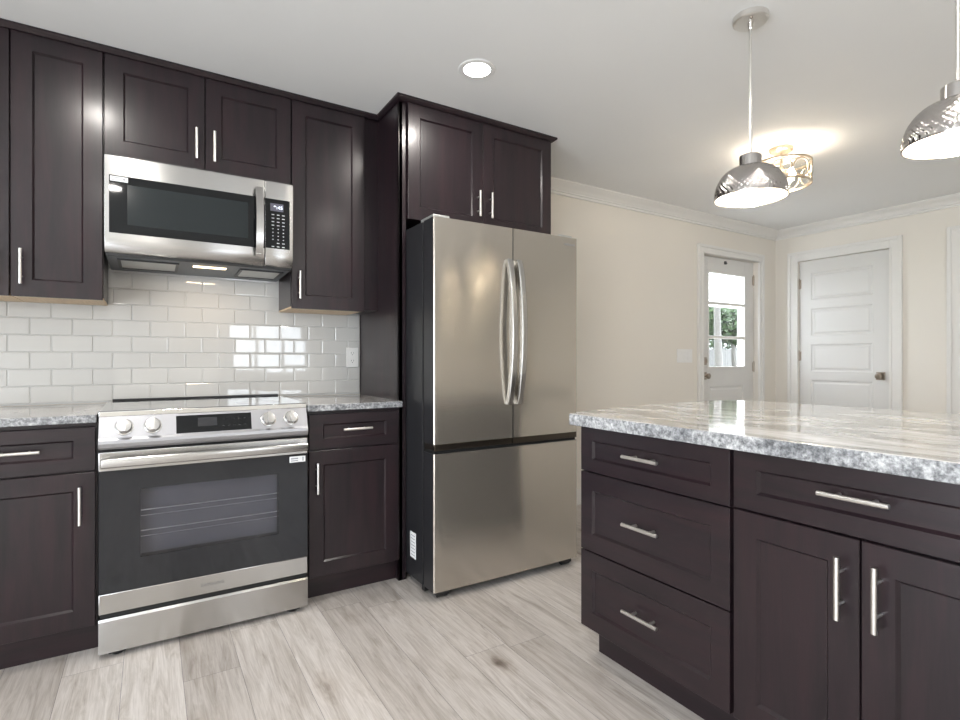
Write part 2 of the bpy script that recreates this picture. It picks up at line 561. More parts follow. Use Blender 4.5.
def casing(mb, axis, w, s, a0, a1, z1, cw=.112):
    """stepped casing around an opening; s = direction into the room"""
    def B(p, q, r, t, d, bev=.003):
        if axis == 'Y': mb.box(p, q, w, w+s*d, r, t, bev)
        else: mb.box(w, w+s*d, p, q, r, t, bev)
    for side in (-1, 1):
        e = a0 if side < 0 else a1
        B(e, e+side*(cw-.001), 0, z1+cw-.001, .014)
        B(e+side*(cw-.028), e+side*cw, 0, z1+cw, .024)
        B(e-side*.001, e+side*.018, 0, z1+.018, .019)
    B(a0, a1, z1, z1+cw-.001, .0138)
    B(a0-cw+.028, a1+cw-.028, z1+cw-.028, z1+cw, .0238)
    B(a0, a1, z1, z1+.018, .0188)


for nm, ax, w, (a0, a1, _, z1), cw in (('trim_3', 'Y', YW, D1, .080), ('trim_4', 'X', XE, D2, .096), ('trim_5', 'X', XE, D3, .096)):
    mb = MB(); casing(mb, ax, w, -1, a0, a1, z1, cw)
    struct(nm, mb, M['trim'])


def panel_door_mesh(mb, T, a0, a1, z0, z1, panels, th=.04, rec=.008):
    """door slab whose room face has recessed moulded panels. T(u, n, z): n outwards to the room"""
    bm = mb.bm
    us = sorted({a0, a1} | {p[0] for p in panels} | {p[1] for p in panels})
    zs = sorted({z0, z1} | {p[2] for p in panels} | {p[3] for p in panels})
    cache = {}
    def V(u, n, z):
        key = (round(u, 5), round(n, 5), round(z, 5))
        if key not in cache: cache[key] = bm.verts.new(T(u, n, z))
        return cache[key]
    def q(a, b, c, d): mb._mark([bm.faces.new((a, b, c, d))])
    for i in range(len(us)-1):
        for j in range(len(zs)-1):
            u0, u1, v0, v1 = us[i], us[i+1], zs[j], zs[j+1]
            if any(abs(p[0]-u0) < 1e-6 and abs(p[1]-u1) < 1e-6 and abs(p[2]-v0) < 1e-6 and abs(p[3]-v1) < 1e-6 for p in panels):
                rings = [(0, 0), (.004, -rec*.6), (.012, -rec), (.022, -rec), (.034, -rec*.35)]
                prev = None
                for ins, n in rings:
                    R = [V(u0+ins, n, v0+ins), V(u1-ins, n, v0+ins), V(u1-ins, n, v1-ins), V(u0+ins, n, v1-ins)]
                    if prev:
                        for k in range(4): q(prev[k], prev[(k+1) % 4], R[(k+1) % 4], R[k])
                    prev = R
                q(*prev)
            else:
                q(V(u0, 0, v0), V(u1, 0, v0), V(u1, 0, v1), V(u0, 0, v1))
    # back and rim
    B = [V(a0, -th, z0), V(a1, -th, z0), V(a1, -th, z1), V(a0, -th, z1)]
    q(*B)
    for (ua, za), (ub, zb) in (((a0, z0), (a1, z0)), ((a1, z0), (a1, z1)), ((a1, z1), (a0, z1)), ((a0, z1), (a0, z0))):
        if za == zb: line = [(u, za) for u in (us if ub > ua else us[::-1])]
        else: line = [(ua, z) for z in (zs if zb > za else zs[::-1])]
        vs = [V(u, 0, z) for u, z in line] + [V(ub, -th, zb), V(ua, -th, za)]
        mb._mark([bm.faces.new(vs)])


def lockset(parent, T, u, z, knob=True, side=1):
    """square rosette with knob"""
    mb = MB()
    def bx(u0, u1, n0, n1, z0, z1, bev):
        a = T(u0, n0, z0); b = T(u1, n1, z1)
        mb.box(a[0], b[0], a[1], b[1], a[2], b[2], bev)
    bx(u-.036, u+.036, 0, .009, z-.036, z+.036, .003)
    if knob:
        mb.tube([T(u, .008, z), T(u, .035, z)], .012)
        pr = [(.015, .034), (.025, .040), (.029, .050), (.026, .060), (.016, .066)]
        rings = []
        for r, n in pr:
            rings.append([mb.bm.verts.new(T(u + r*math.cos(2*PI*k/20), n, z + r*math.sin(2*PI*k/20))) for k in range(20)])
        mb._skin(rings)
    else:
        mb.tube([T(u, .008, z), T(u, .022, z)], .024, 20)
        bx(u-.004, u+.004, .020, .036, z-.016, z+.016, .002)
    return link('door_knob' if knob else 'deadbolt', mb, M['nickel_dk'], parent)


def hinge(parent, T, u, z):
    mb = MB()
    mb.tube([T(u, .004, z-.05), T(u, .004, z+.05)], .009, 10)
    mb.tube([T(u, .004, z+.05), T(u, .004, z+.058)], .006, 10)
    a = T(u-.02, -.002, z-.045); b = T(u+.02, .002, z+.045)
    mb.box(a[0], b[0], a[1], b[1], a[2], b[2])
    return link('hinge', mb, M['nickel_dk'], parent)


# door_1: half-glazed exterior door
YL1 = YW+.05
T1 = lambda u, n, z: (u, YL1-n, z)
d1 = sroot('door_1', (4.75, YL1+0.000, 0))
a0, a1, z1 = D1[0]+.003, D1[1]-.003, D1[3]-.003
gx0, gx1, gz0, gz1 = 4.500, 5.101, 1.045, 1.968
mb = MB()
mb.box(a0, gx0, YL1+0.000, YL1+0.045, .005, z1, .002); mb.box(gx1, a1, YL1+0.000, YL1+0.045, .005, z1, .002)
mb.box(gx0, gx1, YL1+0.000, YL1+0.045, gz1, z1, .002)
link('door_frame', mb, M['door'], d1)
mb = MB(); panel_door_mesh(mb, T1, gx0, gx1, .005, gz0, [(gx0+.03, gx1-.03, .20, .865)], .045)
link('lower_panel', mb, M['door'], d1, angle=20)
mb = MB()
for zc in (1.668, 1.340): mb.box(gx0, gx1, YL1-0.005, YL1+0.031, zc-.014, zc+.014, .004)
for (p, q, r, t) in ((gx0, gx0+.012, gz0, gz1), (gx1-.012, gx1, gz0, gz1), (gx0+.012, gx1-.012, gz0, gz0+.012), (gx0+.012, gx1-.012, gz1-.012, gz1)):
    mb.box(p, q, YL1-0.007, YL1+0.025, r, t, .003)
link('muntin', mb, M['trim'], d1)
for za, zb in ((gz0+.012, 1.326), (1.354, 1.654), (1.682, gz1-.012)):
    link('glass_pane', MB().box(gx0+.012, gx1-.012, YL1+0.017, YL1+0.021, za, zb), M['pane'], d1)
lockset(d1, T1, 4.440, .970); lockset(d1, T1, 4.440, 1.110, False)
hinge(d1, T1, a1+.004, 1.93); hinge(d1, T1, a1+.004, 1.05); hinge(d1, T1, a1+.004, .22)
mb = MB().box(4.755, 4.777, YL1-0.017, YL1+0.000, 2.052, 2.082, .002)
mb.sphere((4.766, YL1-0.017, 2.060), .010)
link('viewer_hook', mb, M['grey_slot'], d1)
link('threshold', MB().box(D1[0], D1[1], YW-.01, YW+.12, 0, .012, .003), M['nickel_dk'], d1)

# door_2: five-panel door on the end wall
T2 = lambda u, n, z: (XE+.022-n, u, z)
d2 = sroot('door_2', (XE+.022, 2.46, 0))
a0, a1, z1 = D2[0]+.003, D2[1]-.003, D2[3]-.003
pans = [(2.222, 2.752, 1.985-.355*k-.268, 1.985-.355*k) for k in range(5)]
mb = MB(); panel_door_mesh(mb, T2, a0, a1, .008, z1, pans, .04, .010)
link('door_leaf', mb, M['door'], d2, angle=20)
lockset(d2, T2, 2.158, .975)
for z in (1.885, 1.16, .25): hinge(d2, T2, a1+.003, z)
# door_3: neighbour, mostly outside the frame
T3 = lambda u, n, z: (XE+.022-n, u, z)
d3 = sroot('door_3', (XE+.022, 1.17, 0))
mb = MB(); panel_door_mesh(mb, T3, D3[0]+.003, D3[1]-.003, .008, D3[3]-.003, [(.9, 1.45, 1.985-.355*k-.268, 1.985-.355*k) for k in range(5)], .04, .010)
link('door_leaf', mb, M['door'], d3, angle=20)
lockset(d3, T3, .845, .975)
for z in (1.885, 1.16, .25): hinge(d3, T3, D3[1], z)

# ------------------------------------------------------------------ backsplash tiles (laid brick fashion, each a little out of true)
mb = MB()
TX0, TX1, TZ0, TZ1 = -1.10, 1.068, .918, 1.60
mb.mi = 1
mb.box(TX0, TX1, YW-.004, YW, TZ0-.0, TZ1)
mb.mi = 0
row = 0
z = .9235 - .0775
while z < TZ1:
    off = .612 if int(round((z-1.2335)/.0775)) % 2 == 0 else .612 - .0765
    kk = int((TX0-off)/.153) - 1
    while True:
        xa = off + kk*.153; kk += 1
        if xa > TX1: break
        g = .0012
        p, q_, r, t = max(xa+g, TX0), min(xa+.153-g, TX1), max(z+g, TZ0), min(z+.0775-g, TZ1)
        if q_-p < .008 or t-r < .008: continue
        tx, tz = random.gauss(0, .004), random.gauss(0, .004)
        cx, cz = (p+q_)/2, (r+t)/2
        f0 = YW-.0075
        def yy(x_, z_, d=0): return f0 + (x_-cx)*tx + (z_-cz)*tz + d
        rg = []
        for ins, d in ((0, .0035), (.0008, .0014), (.0025, .0003), (.006, 0)):
            rg.append([mb.bm.verts.new((x_, yy(x_, z_, d) if d < .003 else YW-.004, z_)) for x_, z_ in ((p+ins, r+ins), (q_-ins, r+ins), (q_-ins, t-ins), (p+ins, t-ins))])
        for A, B in zip(rg, rg[1:]):
            for k in range(4): mb._mark([mb.bm.faces.new((A[k], A[(k+1) % 4], B[(k+1) % 4], B[k]))])
        mb._mark([mb.bm.faces.new(rg[-1])])
    z += .0775
bs = struct('wall_tile_backsplash', mb, [M['tile'], M['grout']], angle=3)

# ------------------------------------------------------------------ cabinetry
def shaker(T, u0, u1, v0, v1, su=.066, sv=.066, th=.019, rec=.009):
    mb = MB(); bm = mb.bm
    rings = [(0, 0, -th), (0, 0, -.0015), (.0015, .0015, 0), (su, sv, 0), (su+.0055, sv+.0055, -rec*.8), (su+.007, sv+.007, -rec)]
    prev = None
    for i, (a, b, n) in enumerate(rings):
        R = [bm.verts.new(T(u0+a, n, v0+b)), bm.verts.new(T(u1-a, n, v0+b)), bm.verts.new(T(u1-a, n, v1-b)), bm.verts.new(T(u0+a, n, v1-b))]
        if prev:
            for k in range(4): bm.faces.new((prev[k], prev[(k+1) % 4], R[(k+1) % 4], R[k]))
        else: bm.faces.new(R)
        prev = R
    bm.faces.new(prev)
    return mb


def pull(parent, T, u, v, vertical, ln=.14, r=.0062):
    mb = MB(); st = .030
    d = (0, 1) if vertical else (1, 0)
    P = lambda s, n: T(u+d[0]*s, n, v+d[1]*s)
    mb.tube([P(-ln/2, st), P(-ln/2+.001, st), P(ln/2-.001, st), P(ln/2, st)], r, 16)
    for s in (-.038, .038): mb.tube([P(s, -.002), P(s, st-.003)], .0045, 10)
    return link('handle', mb, M['nickel'], parent)


def TY(y): return lambda u, n, z: (u, y-n, z)
def TXm(x): return lambda u, n, z: (x-n, u, z)


YU, YBD, YPN = 2.77, 2.475, 2.504


def wall_cabinet(x0, x1, z0, z1, y, doors, label, depth=None, ply=True):
    th = .019
    c = thing('wall_cabinet', ((x0+x1)/2, YW, z0), label, 'cabinet')
    mb = MB(); yb = YW-.001 if z0 > 1.7 else YW-.012
    mb.box(x0, x1, y+th+.002, yb, z0+.012, z1)
    link('cabinet_body', mb, M['esp'], c)
    if ply:
        link('underside', MB().box(x0+.002, min(x1-.002, doors[0][1]), y+th+.004, yb, z0+.004, z0+.012), M['ply'], c)['label'] = 'pale unfinished wood underside'
    for (u0, u1, hu, hv, vert) in doors:
        d = link('door', shaker(TY(y), u0, u1, z0+.002, z1-.004), M['esp'], c, angle=20)
        if hu is not None: pull(d, TY(y), hu, hv, vert)
    return c


ZT = 2.436
wall_cabinet(-.472, -.170, 1.374, ZT, YU, [(-.4705, -.1725, -.437, 1.492, True)],
             'tall dark wall cabinet with one door, directly left of the microwave')
wall_cabinet(-.930, -.474, 1.374, ZT, YU, [(-.928, -.4755, -.52, 1.492, True)],
             'dark wall cabinet at the far left, cut off by the picture edge')
wall_cabinet(-.168, .602, 2.000, ZT, YU, [(-.1655, .2145, .180, 2.111, True), (.2185, .600, .254, 2.111, True)],
             'short dark two-door cabinet mounted above the microwave', ply=False)
wall_cabinet(.604, 1.070, 1.380, ZT, YU, [(.6065, .985, .641, 1.499, True)],
             'tall dark wall cabinet with one door, right of the microwave')
o = wall_cabinet(1.112, 2.052, 1.838, ZT, 2.485, [(1.1135, 1.5625, 1.528, 1.974, True), (1.5665, 2.046, 1.606, 1.974, True)],
             'dark two-door cabinet mounted above the refrigerator', ply=False)

# full-height end panel beside the refrigerator
pan = MB()
pan.prism([(YPN, .0), (YW-.001, 0), (YW-.001, ZT), (YPN, ZT)], 'X', 1.0705, 1.089)
pan.box(1.0705, 1.110, YPN-.0, YPN+.019, .0, ZT, .0015)
tag(link('refrigerator_end_panel', pan, M['esp'], smooth=True), 'full-height dark wood end panel standing left of the refrigerator', 'cabinet panel')

# cabinet crown along the tops of all wall cabinets
CP = [(0, 0), (.040, 0), (.040, .010), (.034, .014), (.022, .024), (.022, .028), (0, .028)]
CPc = [(-.06, 0), (.036, 0), (.036, .009), (.031, .013), (.020, .021), (.016, .0255), (-.06, .0255)]
mb = MB()
def corner_run(mb, pts, prof, zt):
    """pts: plan polyline; profile offset to its right-hand (room) side with mitres"""
    P = [Vector((x, y)) for x, y in pts]
    rings = []
    for i, p in enumerate(P):
        d0 = (P[i]-P[i-1]).normalized() if i > 0 else (P[1]-P[0]).normalized()
        d1 = (P[i+1]-P[i]).normalized() if i < len(P)-1 else d0
        n0 = Vector((d0.y, -d0.x)); n1 = Vector((d1.y, -d1.x))
        m = (n0+n1); m = m / (m.dot(n0))
        rings.append([mb.bm.verts.new((p.x+m.x*a, p.y+m.y*a, zt-b)) for a, b in prof])
    mb._skin(rings)
corner_run(mb, [(-.93, YU), (1.0705, YU), (1.0705, 2.485), (2.052, 2.485), (2.052, YW-.10)],
           [(-.012, .001), (.024, .001), (.024, .010), (.021, .014), (.012, .020), (.009, .0235), (-.012, .0235)], H)
tag(link('cabinet_crown_moulding', mb, M['esp_h'], angle=20), 'narrow dark crown moulding along the tops of the wall cabinets against the ceiling', 'moulding')


def base_cabinet(x0, x1, label, hdoor):
    c = thing('base_cabinet', ((x0+x1)/2, YW, 0), label, 'cabinet')
    mb = MB(); mb.box(x0, x1, YBD+.021, YW-.012, .114, .884); link('cabinet_body', mb, M['esp'], c)
    link('toe_kick', MB().box(x0, x1, YBD+.072, YBD+.088, .0, .114), M['esp_h'], c)
    return c


c = base_cabinet(-.640, -.171, 'dark base cabinet with a drawer over a door, left of the range', 0)
d = link('drawer', shaker(TY(YBD), -.638, -.1765, .703, .868, .066, .048), M['esp_h'], c, angle=20); pull(d, TY(YBD), -.407, .789, False)
d = link('door', shaker(TY(YBD), -.638, -.1765, .117, .697), M['esp'], c, angle=20); pull(d, TY(YBD), -.222, .578, True)
c = base_cabinet(.604, 1.070, 'dark base cabinet with a drawer over a door, between the range and the refrigerator', 0)
d = link('drawer', shaker(TY(YBD), .617, 1.056, .706, .868, .064, .046), M['esp_h'], c, angle=20); pull(d, TY(YBD), .840, .794, False)
d = link('door', shaker(TY(YBD), .617, 1.056, .117, .700), M['esp'], c, angle=20); pull(d, TY(YBD), .651, .578, True)

# countertops on the wall run
def slab(name, poly, z0, z1, label):
    mb = MB(); mb.prism(poly, 'Z', z0, z1, .003)
    return tag(link(name, mb, M['granite']), label, 'countertop')
slab('countertop', [(-.66, 2.456), (-.172, 2.456), (-.172, YW-.0085), (-.66, YW-.0085)], .885, .915,
     'pale streaked stone countertop on the cabinet left of the range')
slab('countertop', [(.606, 2.456), (1.0695, 2.456), (1.0695, YW-.0085), (.606, YW-.0085)], .885, .915,
     'short pale streaked stone countertop between the range and the refrigerator panel')

# ------------------------------------------------------------------ island
XI = 1.394
def island_cabinet(y0, y1, label):
    c = thing('island_cabinet', (1.72, (y0+y1)/2, 0), label, 'cabinet')
    link('cabinet_body', MB().box(XI+.021, 2.05, y0, y1, .114, .868), M['esp'], c)
    link('toe_kick', MB().box(XI+.072, XI+.088, y0, y1 if y1 < 1.5 else y1-.025, 0, .114), M['esp_h'], c)
    return c


c = island_cabinet(.899, 1.518, 'dark island cabinet with three stacked drawers facing the refrigerator aisle')
for v0, v1, hv, sv in ((.704, .866, .791, .046), (.408, .699, .560, .064), (.116, .403, .265, .064)):
    d = link('drawer', shaker(TXm(XI), .905, 1.516, v0, v1, .060, sv), M['esp_h'], c, angle=20)
    pull(d, TXm(XI), 1.209, hv, False, .147)
link('end_panel', MB().box(XI+.021, 2.05, 1.518, 1.521, .114, .868), M['esp'], c)
link('toe_kick_return', MB().box(XI+.0885, 2.05, 1.478, 1.490, 0, .114), M['esp_h'], c)
c = island_cabinet(.255, .897, 'dark island cabinet with one wide drawer above two doors, nearest the camera')
d = link('drawer', shaker(TXm(XI), .259, .893, .708, .869, .066, .047), M['esp_h'], c, angle=20); pull(d, TXm(XI), .585, .800, False, .147)
d = link('door', shaker(TXm(XI), .581, .893, .116, .702), M['esp'], c, angle=20); pull(d, TXm(XI), .616, .585, True, .147)
d = link('door', shaker(TXm(XI), .259, .577, .116, .702), M['esp'], c, angle=20); pull(d, TXm(XI), .540, .585, True, .147)
mb = MB().box(2.052, 2.072, .255, 1.518, 0, .868)
mb.box(2.072, 2.084, .255, .34, 0, .868); mb.box(2.072, 2.084, 1.43, 1.518, 0, .868); mb.box(2.072, 2.084, .34, 1.43, 0, .12); mb.box(2.072, 2.084, .34, 1.43, .78, .868)
tag(link('island_back_panel', mb, M['esp']), 'dark wood panel closing the seating side of the island', 'cabinet panel')

top = [(1.367, 1.552), (1.43, 1.572), (1.50, 1.590), (1.63, 1.615), (1.87, 1.648), (2.08, 1.668), (2.28, 1.673), (2.42, 1.660), (2.51, 1.625),
       (2.565, 1.57), (2.592, 1.50), (2.602, 1.41), (2.605, 1.2), (2.605, .24), (2.58, .225), (1.39, .225), (1.367, .24)]
mb = MB(); mb.prism(top, 'Z', .871, .915, .004)
tag(link('island_countertop', mb, M['granite']), 'large pale streaked stone countertop with a rounded far end on the island', 'countertop')
for y in (.55, 1.25):
    mb = MB(); mb.prism([(2.084, .869), (2.50, .869), (2.50, .845), (2.30, .80), (2.11, .60), (2.084, .60)], 'Y', y-.015, y+.015)
    link('bracket', mb, M['black_plastic'], bpy.data.objects['island_back_panel'])

# ------------------------------------------------------------------ text helper
def lettering(parent, txt, size, T, u, v, mat, name='lettering', bold=0.):
    cu = bpy.data.curves.new(name, 'FONT'); cu.body = txt; cu.size = size; cu.align_x = 'CENTER'; cu.align_y = 'CENTER'
    cu.extrude = .0002; cu.space_character = 1.15; cu.offset = bold
    tmp = bpy.data.objects.new('tmp', cu); COL.objects.link(tmp)
    dg = bpy.context.evaluated_depsgraph_get()
    me = bpy.data.meshes.new_from_object(tmp.evaluated_get(dg))
    bpy.data.objects.remove(tmp)
    mb = MB(); mb.bm.from_mesh(me); bpy.data.meshes.remove(me)
    for vv in mb.bm.verts:
        vv.co = Vector(T(u+vv.co.x, .0004+vv.co.z, v+vv.co.y))
    return link(name, mb, mat, parent, smooth=False)


# ------------------------------------------------------------------ range
RX0, RX1 = -.164, .598
rg = thing('kitchen_range', ((RX0+RX1)/2, 2.75, 0), 'stainless steel slide-in electric range with black glass oven door', 'range')
mb = MB(); mb.box(RX0+.004, RX1-.004, 2.47, 3.06, .035, .80); mb.box(RX0+.004, RX1-.004, 2.475, 3.06, .80, .904)
link('range_body', mb, M['dark_side'], rg)
mb = MB(); mb.box(RX0-.003, RX1+.003, 2.462, 3.074, .9165, .926, .002)
ck = link('cooktop', mb, M['cooktop'], rg)
mb = MB(); mb.box(RX0-.001, RX1+.001, 2.452, 2.4625, .905, .924, .002)
link('cooktop_trim', mb, M['steel_bar'], rg)
mb = MB()
for (x, y, r) in ((.02, 2.62, .115), (.02, 2.89, .075), (.42, 2.62, .09), (.42, 2.89, .085), (.22, 2.93, .05)):
    mb.lathe([(r, .9261), (r+.0025, .9261), (r+.0025, .9264), (r, .9264)], x, y, 48, True)
link('burner_rings', mb, M['label_grey'], ck)
mb = MB(); mb.box(RX0+.012, RX1-.004, 3.048, 3.072, .926, .934, .0015)
link('rear_vent', mb, M['black_plastic'], rg)
# sloped control panel
pz = [(2.470, .9045), (2.452, .9045), (2.4495, .898), (2.424, .826), (2.416, .818), (2.414, .806), (2.418, .792), (2.426, .784), (2.470, .784)]
mb = MB(); mb.prism(pz, 'X', RX0, RX1)
cp = link('control_panel', mb, M['steel_panel'], rg, angle=25)
th = math.atan2(.0255, .072)
def TP(u, n, s):   # s along the slope (up), n normal to it
    y = 2.4495 - .0255*(1-(s)/.0764) ; z_ = .826 + s*math.cos(th)
    y = 2.424 + s*math.sin(th)
    return (u, y - n*math.cos(th), z_ + n*math.sin(th))
def tpbox(mb, u0, u1, n0, n1, s0, s1):
    vs = [mb.bm.verts.new(TP(u, n, s)) for u, n, s in ((u0, n0, s0), (u1, n0, s0), (u1, n0, s1), (u0, n0, s1), (u0, n1, s0), (u1, n1, s0), (u1, n1, s1), (u0, n1, s1))]
    for f in ((0, 1, 2, 3), (4, 5, 6, 7), (0, 1, 5, 4), (1, 2, 6, 5), (2, 3, 7, 6), (3, 0, 4, 7)):
        mb._mark([mb.bm.faces.new([vs[i] for i in f])])
mb = MB(); tpbox(mb, .088, .366, -.004, .0006, .002, .074)
dp = link('touch_display', mb, M['black_glass'], cp)
mb = MB(); tpbox(mb, .165, .235, .0006, .0009, .026, .062)
link('display_screen', mb, M['screen_dark'], dp)
for s_ in (.050, .022):
    mb = MB()
    for k in range(5): tpbox(mb, .255+k*.02, .264+k*.02, .0006, .0009, s_, s_+.003)
    link('key_legends', mb, M['screen_dark'], dp)
for ku in (-.085, .008, .434, .528):
    mb = MB()
    rings = []
    for r, n in ((.031, 0), (.031, .004), (.027, .005), (.0265, .022), (.024, .026), (.012, .027)):
        rings.append([mb.bm.verts.new(TP(ku + r*math.cos(2*PI*k/32), n, .040 + r*math.sin(2*PI*k/32))) for k in range(32)])
    mb._skin(rings)
    tpbox(mb, ku-.0065, ku+.0065, .024, .040, .017, .064)
    link('knob', mb, M['handle_steel'], rg)
mb = MB(); mb.box(RX0+.004, RX1-.004, 2.445, 2.470, .772, .786)
link('shadow_gap', mb, M['black_gap'], rg)
# oven door
od = MB()
YD = 2.425
od.box(RX0, RX1, YD, 2.468, .702, .774, .003)           # top steel band
door = link('oven_door', od, M['steel'], rg)
od = MB(); od.box(RX0, RX1, YD, 2.468, .168, .243, .003)
link('lower_door_band', od, M['steel'], door)
gl = MB()
WX0, WX1, WZ0, WZ1 = -.033, .475, .362, .625
gl.box(RX0+.001, WX0, YD-.001, 2.44, .2435, .7015); gl.box(WX1, RX1-.001, YD-.001, 2.44, .2435, .7015)
gl.box(WX0, WX1, YD-.001, 2.44, .2435, WZ0); gl.box(WX0, WX1, YD-.001, 2.44, WZ1, .7015)
link('door_glass', gl, M['oven_glass'], door, smooth=False)
link('viewing_window', MB().box(WX0, WX1, YD-.001, YD+.003, WZ0, WZ1), M['window_tint'], door, smooth=False)
cv = MB(); cv.quad([(WX0, 2.468, WZ0), (WX1, 2.468, WZ0), (WX1, 2.468, WZ1), (WX0, 2.468, WZ1)])
link('inner_pane', cv, M['cavity'], door)
rk = MB()
for zz in (.455, .535):
    rk.tube([(WX0+.002, 2.455, zz), (WX1-.002, 2.455, zz)], .0022, 8)
    rk.tube([(WX0+.002, 2.455, zz-.022), (WX1-.002, 2.455, zz-.022)], .0012, 8)
link('oven_rack', rk, M['rack'], door)
# towel-bar handle
hb = MB()
hb.box(RX0+.008, RX1-.008, 2.366, 2.388, .722, .757, .008, 3)
for xa in (RX0+.010, RX1-.036): hb.box(xa, xa+.026, 2.38, YD+.001, .724, .755, .004)
link('oven_handle', hb, M['handle_steel'], door)
lettering(door, 'SAMSUNG', .017, TY(YD), .218, .205, M['grey_slot'], 'brand_lettering')
mb = MB(); mb.box(.520, .588, YD-.0014, YD-.001, .668, .694); s_ = link('energy_sticker', mb, M['label'], door)
mb = MB(); mb.box(.526, .556, YD-.0018, YD-.0014, .682, .687); mb.box(.526, .556, YD-.0018, YD-.0014, .673, .677); mb.box(.575, .580, YD-.0018, YD-.0014, .672, .690)
link('sticker_print', mb, M['label_grey'], s_)
link('drawer_gap', MB().box(RX0+.004, RX1-.004, 2.435, 2.47, .150, .170), M['black_gap'], rg)
mb = MB(); mb.prism([(2.419, .024), (2.419, .142), (2.424, .151), (2.468, .151), (2.468, .024)], 'X', RX0, RX1, .002)
link('storage_drawer', mb, M['steel'], rg, angle=25)
for xa in (RX0+.03, RX1-.085):
    for ya in (2.44, 2.95):
        mb = MB(); mb.box(xa, xa+.055, ya, ya+.05, .010, .024); mb.lathe([(.018, 0), (.020, .004), (.020, .010), (.010, .012)], xa+.028, ya+.025, 16)
        link('foot', mb, M['black_plastic'], rg)
mb = MB(); mb.box(RX0+.006, RX1-.006, 2.455, 2.47, .022, .036)
link('base_rail', mb, M['black_plastic'], rg)

# ------------------------------------------------------------------ microwave
MX0, MX1, MY = -.162, .594, 2.69
mw = thing('microwave_oven', ((MX0+MX1)/2, 2.9, 1.56), 'stainless steel over-the-range microwave with black door glass', 'microwave')
mb = MB(); mb.box(MX0+.002, MX1-.002, 2.735, YW-.008, 1.572, 1.994)
link('microwave_body', mb, M['dark_side'], mw)
SX = .464
def mfront(x0, x1):
    mb = MB()
    mb.prism([(MY, 1.628), (MY, 1.974), (MY+.006, 1.980), (2.734, 1.980), (2.734, 1.572), (MY+.022, 1.572), (MY+.012, 1.582), (MY+.002, 1.606)], 'X', x0, x1, .002)
    return mb
md = link('microwave_door', mfront(MX0, SX-.001), M['steel'], mw, angle=30)
mp = link('control_column', mfront(SX+.002, MX1), M['steel'], mw, angle=30)
GZ0, GZ1 = 1.652, 1.893
gd = link('door_glass', MB().box(MX0+.016, SX-.001, MY-.0015, MY+.004, GZ0, GZ1, .001), M['black_glass'], md)
mb = MB(); mb.box(-.082, .390, MY-.0022, MY-.0014, 1.690, 1.858)
link('viewing_window', mb, M['mw_screen'], gd)
# sticker at the upper left of the glass
st = link('energy_sticker', MB().box(-.142, -.080, MY-.0022, MY-.0014, 1.868, 1.888), M['label'], md)
mb = MB(); mb.box(-.137, -.107, MY-.0026, MY-.0021, 1.881, 1.885); mb.box(-.137, -.107, MY-.0026, MY-.0021, 1.871, 1.874); mb.box(-.098, -.088, MY-.0026, MY-.0021, 1.874, 1.882)
link('sticker_print', mb, M['label_grey'], st)
kp = link('keypad_panel', MB().box(SX+.003, .578, MY-.0015, MY+.004, GZ0+.004, GZ1, .001), M['black_glass'], mp)
ds = link('clock_display', MB().box(.488, .548, MY-.0022, MY-.0014, 1.835, 1.872), M['display_bg'], kp)
lettering(ds, '9:45', .021, TY(MY-.0022), .524, 1.853, M['display'], 'clock_digits', .0006)
mb = MB()
for r_ in range(10):
    for k_ in range(3):
        if r_ in (8,) and k_ == 0: continue
        wd = .012 if r_ < 4 or r_ > 7 else .006
        u = .500 + k_*.024; v = 1.818 - r_*.0170
        mb.box(u-wd/2, u+wd/2, MY-.0020, MY-.0014, v-.0021, v+.0021)
link('key_legends', mb, M['key_print'], kp)
# bowed handle
hp = []
for k in range(17):
    t = k/16; zz = 1.610 + t*(1.934-1.610)
    hp.append((.436, MY - .012 - .030*math.sin(PI*t)**.6, zz))
mb = MB(); mb.sweep(hp, [(-.016, -.005), (.016, -.005), (.016, .005), (-.016, .005)], (1, 0, 0))
for zz in (1.625, 1.918): mb.box(.424, .448, MY-.024, MY+.001, zz-.009, zz+.009, .002)
link('door_handle', mb, M['handle_steel'], md, angle=40)
# underside with filters and lamp
mb = MB(); mb.prism([(2.735, 1.5715), (2.735, 1.562), (YW-.02, 1.550), (YW-.02, 1.5715)], 'X', MX0+.004, MX1-.004)
un = link('hood_underside', mb, M['hood_grey'], mw)
def under(y): return 1.562 - (y-2.735)*(.012/(YW-.02-2.735))
def plate(mb, x0, x1, y0, y1, t, ins=0.):
    v = [(x0, y0, under(y0)-t), (x1, y0, under(y0)-t), (x1, y1, under(y1)-t), (x0, y1, under(y1)-t)]
    w = [(x, y, z+t+.0005) for x, y, z in v]
    A = [mb.bm.verts.new(p) for p in v]; B = [mb.bm.verts.new(p) for p in w]
    mb._skin([A, B])
for x0, x1 in ((-.11, .10), (.38, .555)):
    mb = MB(); plate(mb, x0, x1, 2.79, 2.98, .003)
    f_ = link('grease_filter', mb, M['filter'], mw)
    mb = MB()
    for (a, b, c_, d_) in ((x0-.012, x0, 2.778, 2.992), (x1, x1+.012, 2.778, 2.992), (x0, x1, 2.778, 2.79), (x0, x1, 2.98, 2.992)): plate(mb, a, b, c_, d_, .006)
    link('filter_frame', mb, M['dark_side'], f_)
mb = MB(); plate(mb, .17, .31, 2.80, 2.835, .003); link('hood_lamp', mb, M['hood_lens'], mw)
d_ = bpy.data.lights.new('hood_lamp_light', 'AREA'); d_.shape = 'RECTANGLE'; d_.size = .14; d_.size_y = .03; d_.energy = .5; d_.color = (1, .72, .45)
lo = bpy.data.objects.new('hood_lamp_light', d_); COL.objects.link(lo); lo.parent = mw; lo.location = Vector((.24, 2.83, 1.550)) - Vector(ROOT[mw.name])
